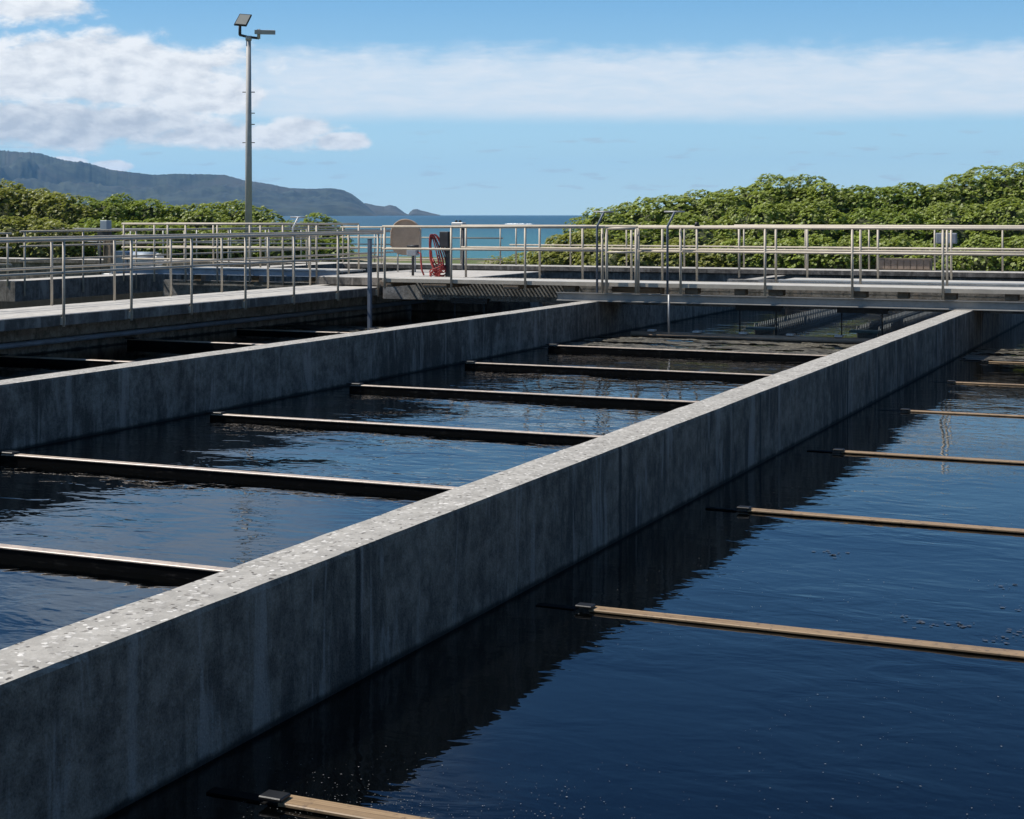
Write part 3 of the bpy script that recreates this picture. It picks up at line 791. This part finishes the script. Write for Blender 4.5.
# ------------------------------------------------------------------ bushes
def bush(name,label,lumps,mat,seed,dens=30,leaf=.115,group=None,cat='bush'):
    """lumps: ellipsoids (cx,cy,cz,rx,ry,rz) in world space; rosettes of paddle leaves spread over and just under their union"""
    r=random.Random(seed); nr=np.random.default_rng(seed)
    bx=sum(l[0] for l in lumps)/len(lumps); by=sum(l[1] for l in lumps)/len(lumps)
    e=empty(name,(bx,by,-.3),label,cat,group)
    V=[];Fc=[];T=[]
    sub=[]
    for (cx,cy,cz,rx,ry,rz) in lumps:   # smaller knobs over every mound give the clumped outline
        sub.append((cx,cy,cz,rx*.93,ry*.93,rz*.93))
        k=int(20*max(rx,ry)*(rz+.6))
        for _ in range(k):
            a=r.uniform(0,2*math.pi); s=r.uniform(.0,1.0); zz=s
            q=math.sqrt(max(0,1-zz*zz))
            kr=r.uniform(.17,.36)
            sub.append((cx+rx*q*math.cos(a)*.90,cy+ry*q*math.sin(a)*.90,cz+rz*zz*.90,kr*1.1,kr*1.1,kr*r.uniform(.7,1.0)))
    S=np.array(sub)
    for li,(cx,cy,cz,rx,ry,rz) in enumerate(sub):
        area=2*math.pi*((rx*ry)**1.6/3+(rx*rz)**1.6/3+(ry*rz)**1.6/3)**(1/1.6)*1.0
        n=int(area*dens*3.4*(1 if li<len(lumps) else 1.25))
        clump=r.random()
        for _ in range(n):
            a=r.uniform(0,2*math.pi); zz=r.uniform(-.45,1.0); q=math.sqrt(max(0,1-zz*zz))
            nx,ny,nz=q*math.cos(a),q*math.sin(a),zz
            dep=1-.16*r.random()**2
            px,py,pz=cx+rx*nx*dep,cy+ry*ny*dep,cz+rz*nz*dep
            if pz<-.35: continue
            # away from the camera side and deep inside other lumps: leave out
            d=((px-S[:,0])/S[:,3])**2+((py-S[:,1])/S[:,4])**2+((pz-S[:,2])/S[:,5])**2
            d[li]=9
            if d.min()<.55: continue
            nv=Vector((nx/rx,ny/ry,nz/rz)).normalized()
            if nv.y>.75 and nv.z<.3: continue
            ax=(nv*.7+Vector((-.32,-.12,.85))+Vector((r.gauss(0,.28),r.gauss(0,.28),r.gauss(0,.2)))).normalized()
            u=ax.cross(Vector((.3,.8,.1))).normalized(); w=ax.cross(u)
            sz=leaf*.56*r.uniform(.75,1.35); nl=r.randint(6,8); a0=r.uniform(0,6.28)
            pale=max(0,min(1,r.gauss(.10,.16)+(.35 if r.random()<.07 else 0)))
            tone=max(0,min(1,.25+.5*clump+r.gauss(0,.2)))
            c0=Vector((px,py,pz))
            for k in range(nl):
                b=a0+2*math.pi*k/nl+r.gauss(0,.12); o=u*math.cos(b)+w*math.sin(b)
                lift=r.uniform(.10,.55)
                dr=(o+ax*lift).normalized(); sd=ax.cross(o).normalized()
                L_=sz*r.uniform(.8,1.15); wd=L_*.30
                i0=len(V)
                V.append(c0); V.append(c0+dr*L_*.62+sd*wd); V.append(c0+dr*L_*1.0-ax*L_*.10); V.append(c0+dr*L_*.62-sd*wd)
                Fc.append((i0,i0+1,i0+2,i0+3)); T.append((tone,pale))
    me=bpy.data.meshes.new('foliage')
    ox,oy,oz=e.location
    A_=np.array([(v.x-ox,v.y-oy,v.z-oz) for v in V],dtype=np.float32)
    me.vertices.add(len(A_)); me.vertices.foreach_set('co',A_.ravel())
    nF=len(Fc); me.loops.add(nF*4); me.polygons.add(nF)
    me.loops.foreach_set('vertex_index',np.array(Fc,dtype=np.int32).ravel())
    me.polygons.foreach_set('loop_start',np.arange(0,nF*4,4,dtype=np.int32)); me.polygons.foreach_set('loop_total',np.full(nF,4,dtype=np.int32))
    me.update(calc_edges=True)
    ca=me.attributes.new('tint','FLOAT_COLOR','FACE')
    TT=np.ones((nF,4),dtype=np.float32); TT[:,:2]=np.array(T); ca.data.foreach_set('color',TT.ravel())
    me.materials.append(mat)
    o=bpy.data.objects.new('foliage',me); col.objects.link(o); o.parent=e
    # twiggy inside: branch tubes fanning out plus an added dark core shell, standing for inner shade and closing gaps
    m=MB()
    for (cx,cy,cz,rx,ry,rz) in lumps:
        for _ in range(9):
            a=r.uniform(0,6.28); zz=r.uniform(.1,.95); q=math.sqrt(1-zz*zz)
            p1=(cx+rx*q*math.cos(a)*.9-ox,cy+ry*q*math.sin(a)*.9-oy,cz+rz*zz*.9-oz)
            p0=(cx+r.uniform(-.2,.2)-ox,cy+r.uniform(-.2,.2)-oy,-.1)
            pm=tuple((p0[i]+p1[i])/2+r.uniform(-.15,.15) for i in range(3))
            m.path([p0,pm,p1],[.05,.035,.015],5)
        nu,nvv=14,8; b0=len(m.v)
        for j in range(nvv+1):
            t=math.pi*.62*j/nvv
            for i in range(nu):
                a=2*math.pi*i/nu; k=.80+.10*mn.noise(Vector((cx+i*.9,cy+j*.8,seed)))
                m.v.append((cx+rx*k*math.sin(t)*math.cos(a)-ox,cy+ry*k*math.sin(t)*math.sin(a)-oy,cz+rz*k*math.cos(t)-oz))
        for j in range(nvv):
            for i in range(nu):
                i2=(i+1)%nu; m.f.append((b0+j*nu+i,b0+(j+1)*nu+i,b0+(j+1)*nu+i2,b0+j*nu+i2)); m.sm.append(True)
    m.build('branches_and_core',M['branch'],e)
    return e
def lump(px,ytop,d,w,rz=None,base=-.3):
    """mound whose crest stands at distance d in direction px, width w metres"""
    x,y=at_dist(px,d); zt=zat(ytop,d)
    rz=rz or (zt-base)*.75
    return (x,y,zt-rz,w/2,w/2*.85,rz)
G='bushes behind the end wall'
bush('naupaka_bush','low outlying bush at the left end of the right thicket, reaching furthest towards the sea',[lump(556,250,47,1.8),lump(572,236,47.5,2.0),lump(590,232,47,2.0)],M['leaf_olive'],11,34)
bush('naupaka_bush','bush behind the T handled lever left of the gate',[lump(600,209,50,2.2),lump(625,203,51,2.6),lump(650,200,51,2.6),lump(612,228,48,2.2),lump(640,226,48,2.0)],M['leaf'],12,30)
bush('naupaka_bush','bush behind the right T handled lever, crown rising to the right',[lump(678,193,52,3.0),lump(705,190,52,3.0),lump(720,192,51,2.6),lump(690,218,48.5,3.0)],M['leaf'],13,28)
bush('naupaka_bush','tallest mid thicket dome, highest point left of the saddle in the skyline',[lump(745,183,52,3.4),lump(775,176,52.5,3.4),lump(805,175.5,52.5,3.4),lump(828,182,51.5,2.8),lump(760,205,49.5,3.2),lump(805,203,49.5,3.2)],M['leaf'],14,28)
bush('naupaka_bush','bush forming the saddle in the skyline between the two domes',[lump(852,187,52,3.2),lump(866,188,53,3.2),lump(880,188,52,3.2),lump(895,187,53,3.2),lump(910,185,52,3.0),lump(865,210,49.5,3.2),lump(905,212,49.5,3.0)],M['leaf_dark'],15,28)
bush('naupaka_bush','tall bush climbing to the top right corner of the thicket',[lump(940,182,52,3.0),lump(965,172,52.5,3.2),lump(992,166,53,3.4),lump(1020,162,53,3.6),lump(1060,160,53,4),lump(950,205,49.5,3.2),lump(1000,200,49.5,3.6)],M['leaf'],16,28)
bush('naupaka_bush','low front bush under the left half of the thicket, below the railing',[lump(612,247,45.8,2.0),lump(645,246,45.8,2.2),lump(680,244,45.8,2.2),lump(715,243,45.8,2.2)],M['leaf_olive'],17,36)
bush('naupaka_bush','low front bush left of the brown panelled box',[lump(750,243,45.5,2.2),lump(785,241,45.5,2.4),lump(820,241,45.5,2.2),lump(850,240,45.5,2.0)],M['leaf'],18,36)
bush('naupaka_bush','low front bush behind and right of the brown panelled box',[lump(900,240,46,2.2),lump(935,250,45,1.6),lump(985,244,45,2.2),lump(1022,240,45,2.2)],M['leaf'],19,36)
bush('naupaka_bush','olive bush at the left edge of the photo',[lump(-40,176,60,5),lump(0,181,60,4.2),lump(35,187,60,4.0),lump(60,194,59,3.4),lump(-5,215,56,4),lump(40,218,56,4)],M['leaf_olive'],21,22,.13)
bush('naupaka_bush','dark green bush left of the light mast',[lump(100,197,60,3.6),lump(125,195,61,3.6),lump(150,200,61,3.4),lump(105,222,57,4),lump(150,222,57,4)],M['leaf_dark'],22,22,.13)
bush('naupaka_bush','low green bush just left of the light mast base',[lump(178,207,61,3.2),lump(200,207,61,2.8),lump(190,228,58,3.6)],M['leaf'],23,22,.13)
bush('naupaka_bush','rounded bush directly behind the light mast',[lump(218,205,63,2.8),lump(238,203.5,63,3.0),lump(256,209,62,2.4),lump(240,228,59,3.6),lump(266,224,60,2.4)],M['leaf'],24,22,.13)
bush('naupaka_bush','small bush standing against the sea right of the light mast',[lump(296,221,60,2.0),lump(313,216,60,2.2),lump(328,224,60,1.8),lump(310,236,58,3.0),lump(285,236,58,2.6)],M['leaf_dark'],25,24,.12)
bush('naupaka_bush','low straggling shore shrubs before the open sea',[lump(505,261,52,1.4),lump(525,260,52,1.4),lump(545,257,51,1.4)],M['leaf_olive'],26,26,.09)

# breaking wave on the sea
def foam(cx,cy,w,label):
    m=MB(); r=random.Random(int(w*10))
    for k in range(26):
        x=cx+r.gauss(0,w*.33); y=cy+r.gauss(0,3); s=w*.10*r.uniform(.5,1.2)
        b=len(m.v)
        for i in range(8):
            a=i*math.pi/4; m.v.append((x+s*1.8*math.cos(a),y+s*math.sin(a),SEA+.05))
        m.v.append((x,y,SEA+.35+.4*r.random()))
        for i in range(8): m.f.append((b+i,b+(i+1)%8,b+8)); m.sm.append(True)
    tag(m.build('wave_crest',M['foam']),label,None,None,'stuff')
x,y=at_dist(516,985); foam(x,y,9,'white breaking wave crest out on the sea above the footbridge railing')
x,y=at_dist(350,900); foam(x,y,3,'small whitecap on the sea at the right of the light mast')

# ------------------------------------------------------------------ haze
m=MB().box(-12600,12600,-12600,12600,-15,440)
hz=m.build('haze',M['foam']); hz.data.materials.clear()
hm=bpy.data.materials.new('haze_air'); hm.use_nodes=True; n=hm.node_tree.nodes; n.clear()
out=n.new('ShaderNodeOutputMaterial'); pv=n.new('ShaderNodeVolumePrincipled')
pv.inputs['Color'].default_value=(.28,.60,1,1); pv.inputs['Density'].default_value=4.6e-5; pv.inputs['Anisotropy'].default_value=.2
hm.node_tree.links.new(pv.outputs[0],out.inputs['Volume']); hz.data.materials.append(hm)
tag(hz,'thin sea haze filling the air',None,None,'stuff')

# ------------------------------------------------------------------ sky, sun
SUN=Vector((-.70,-.20,.98)).normalized()      # towards the sun
el=math.asin(SUN.z)
sun=bpy.data.lights.new('sun','SUN'); sun.energy=5.0; sun.angle=math.radians(.53); sun.color=(1,.95,.88)
so=bpy.data.objects.new('sun',sun); col.objects.link(so); so.rotation_euler=SUN.to_track_quat('Z','Y').to_euler()
w=bpy.data.worlds.new('World'); scn.world=w; w.use_nodes=True
nt=type('W',(),{})(); nt.t=w.node_tree; nt.n=nt.t.nodes; nt.l=nt.t.links
nt.link=lambda a,b: nt.l.new(a,b)
bg=nt.n['Background']; bg.inputs['Strength'].default_value=.10
sky=nt.n.new('ShaderNodeTexSky'); sky.sky_type='NISHITA'; sky.sun_disc=False
sky.sun_elevation=el; sky.sun_rotation=math.atan2(SUN.x,SUN.y); sky.air_density=1.0; sky.dust_density=.35; sky.ozone_density=2.2; sky.altitude=0
tc=nt.n.new('ShaderNodeTexCoord'); sx=nt.n.new('ShaderNodeSeparateXYZ'); nt.link(tc.outputs['Generated'],sx.inputs[0])
az=mth(nt,'ARCTAN2',sx.outputs['X'],sx.outputs['Y']); elv=mth(nt,'ARCSINE',sx.outputs['Z'])
# compass bearing of the view is -TH; clouds are laid out in bearing (degrees right of it) and elevation (degrees)
azd=mth(nt,'MULTIPLY',mth(nt,'ADD',az,TH),57.2958); eld=mth(nt,'MULTIPLY',elv,57.2958)
cb=nt.n.new('ShaderNodeCombineXYZ'); nt.link(azd,cb.inputs[0]); nt.link(eld,cb.inputs[1])
P=cb.outputs[0]
# cirrus sheet
n1=noise(nt,mapping(nt,P,(.10,.55,1)),1.0,7,.62,.5)
n2=noise(nt,mapping(nt,P,(.5,2.6,1),(3,1,0)),1.0,6,.65,.4)
n1b=noise(nt,mapping(nt,P,(.45,.9,1),(8,4,2)),1.0,5,.6,.2)
topE=mth(nt,'ADD',5.95,mth(nt,'ADD',mth(nt,'MULTIPLY',mth(nt,'SUBTRACT',n1b,.5),1.3),mth(nt,'MULTIPLY',mth(nt,'SUBTRACT',n2,.5),.7)))
botE=mth(nt,'ADD',3.28,mth(nt,'MULTIPLY',mth(nt,'SUBTRACT',n1,.5),.6))
up_=ramp(nt,mth(nt,'SUBTRACT',topE,eld),-.28,.75); dn_=ramp(nt,mth(nt,'SUBTRACT',eld,botE),-.15,.5)
cir=mth(nt,'MULTIPLY',mth(nt,'MULTIPLY',up_,dn_),mth(nt,'ADD',.42,mth(nt,'MULTIPLY',n2,.75),None,True))
cir=mth(nt,'MULTIPLY',mth(nt,'MULTIPLY',cir,.88),ramp(nt,azd,-13,-7))
# cumulus bank on the left: soft-edged heaps given by bearing, elevation, half width, half height (degrees)
c1=noise(nt,mapping(nt,P,(.30,.62,1),(2.2,.4,0)),1.0,10,.58,.35)
c2=noise(nt,mapping(nt,P,(.85,1.7,1),(7,2,0)),1.0,9,.60,.25)
c2s=noise(nt,mapping(nt,P,(.85,1.7,1),(7-.28,2+.42,0)),1.0,9,.60,.25)
def heap(a,e,ra,re,wt):
    x_=mth(nt,'DIVIDE',mth(nt,'SUBTRACT',azd,a),ra); y_=mth(nt,'DIVIDE',mth(nt,'SUBTRACT',eld,e),re)
    r_=mth(nt,'SQRT',mth(nt,'ADD',mth(nt,'MULTIPLY',x_,x_),mth(nt,'MULTIPLY',y_,y_)))
    return mth(nt,'MULTIPLY',mth(nt,'SUBTRACT',1.0,r_),wt)
HE=[(-14.78,4.93,6.7,1.60,1.0),(-10.86,4.13,2.6,.70,1.15),(-15.4,3.19,6.0,1.05,.9),(-9.82,2.77,4.55,.62,.8),(-6.06,2.61,1.25,.42,1.3),(-17.09,7.18,2.9,.9,.8),(-15.61,1.77,.75,.24,1.3),(-14.04,1.68,.75,.22,1.2),(-23.1,4.75,5.2,3.4,1.0),(-7.55,3.07,2.1,.45,.8)]
env=None
for h_ in HE:
    v_=heap(*h_); env=v_ if env is None else mth(nt,'MAXIMUM',env,v_)
dens=mth(nt,'ADD',mth(nt,'MULTIPLY',env,.72),mth(nt,'ADD',mth(nt,'MULTIPLY',mth(nt,'SUBTRACT',c1,.5),1.1),mth(nt,'MULTIPLY',mth(nt,'SUBTRACT',c2,.5),.6)))
cum=mth(nt,'MULTIPLY',ramp(nt,dens,-.02,.28),.96)
greyc=ramp(nt,heap(-16.5,3.0,8.0,1.05,1.0),.0,.65)
# higher broken cloud outside the picture (seen in the water)
h1=noise(nt,mapping(nt,P,(.07,.13,1),(1,6,0)),1.0,7,.6,.3)
hi=mth(nt,'MULTIPLY',mth(nt,'MULTIPLY',ramp(nt,h1,.44,.64),mth(nt,'MULTIPLY',ramp(nt,eld,8.2,10.5),mth(nt,'SUBTRACT',1.0,ramp(nt,eld,20,34)))),mth(nt,'SUBTRACT',1.0,ramp(nt,azd,-10,2)))
# little flat wisps low on the right
w1=noise(nt,mapping(nt,P,(.55,3.6,1),(4,9,0)),1.0,4,.5,.2)
wi=mth(nt,'MULTIPLY',mth(nt,'MULTIPLY',ramp(nt,w1,.58,.68),ramp(nt,eld,.4,1.0)),mth(nt,'SUBTRACT',1.0,ramp(nt,eld,2.6,3.3)))
hs=nt.n.new('ShaderNodeHueSaturation'); hs.inputs['Hue'].default_value=.505; hs.inputs['Saturation'].default_value=1.10; hs.inputs['Value'].default_value=1.0; nt.link(sky.outputs[0],hs.inputs['Color'])
# the trade-wind sky: deep, clean blue overhead and pale at the sea horizon, blended with the Nishita sky
cr=nt.n.new('ShaderNodeValToRGB'); nt.link(mth(nt,'DIVIDE',eld,90.0),cr.inputs[0])
stops=[(0,(.53,.77,.87)),(2.6/90,(.415,.69,.87)),(7.6/90,(.175,.42,.70)),(12/90,(.07,.235,.52)),(20/90,(.022,.115,.34)),(45/90,(.05,.115,.23)),(1,(.055,.105,.19))]
e_=cr.color_ramp.elements
while len(e_)<len(stops): e_.new(.5)
for q,(p_,c_) in zip(e_,stops): q.position=p_; q.color=(*[x for x in c_],1)
gm=nt.n.new('ShaderNodeVectorMath'); gm.operation='SCALE'; nt.link(cr.outputs[0],gm.inputs[0]); gm.inputs['Scale'].default_value=10.0
skyc=mixc(nt,.86,hs.outputs[0],gm.outputs[0])
cl=8.1
c=mixc(nt,mth(nt,'MULTIPLY',wi,.38),skyc,(cl*.50,cl*.57,cl*.66))
c=mixc(nt,cir,c,(cl*.97,cl*1.01,cl*1.06))
relief=mth(nt,'MULTIPLY',mth(nt,'SUBTRACT',c2,c2s),1.9)
shade=mth(nt,'ADD',mth(nt,'SUBTRACT',.78,mth(nt,'MULTIPLY',greyc,.55)),mth(nt,'ADD',relief,mth(nt,'MULTIPLY',mth(nt,'SUBTRACT',c1,.5),.6)),None,True)
cumc=mixc(nt,shade,(cl*.60,cl*.655,cl*.74),(cl*1.06,cl*1.08,cl*1.10))
c=mixc(nt,cum,c,cumc)
c=mixc(nt,mth(nt,'MULTIPLY',hi,.78),c,(cl*.66,cl*.80,cl*.98))
nt.link(c,bg.inputs['Color'])

# ------------------------------------------------------------------ camera, render settings
cam=bpy.data.cameras.new('camera'); co=bpy.data.objects.new('camera',cam); col.objects.link(co)
co.location=(0,0,EYE); co.rotation_euler=(math.radians(90),0,TH)
cam.sensor_fit='HORIZONTAL'; cam.sensor_width=36; cam.lens=36*F_PX/1024
cam.shift_y=-(409.5-HOR)/1024; cam.clip_start=.1; cam.clip_end=60000
scn.camera=co
vs_=scn.view_settings; scn.display_settings.display_device='sRGB'
vs_.view_transform='Standard'; vs_.look='None'; vs_.gamma=1; vs_.use_curve_mapping=False; vs_.exposure=0.2
cy=scn.cycles; cy.use_denoising=True; cy.max_bounces=8; cy.diffuse_bounces=3; cy.glossy_bounces=4; cy.transmission_bounces=2; cy.volume_bounces=0
cy.transparent_max_bounces=8; cy.sample_clamp_indirect=6; cy.caustics_reflective=False; cy.caustics_refractive=False
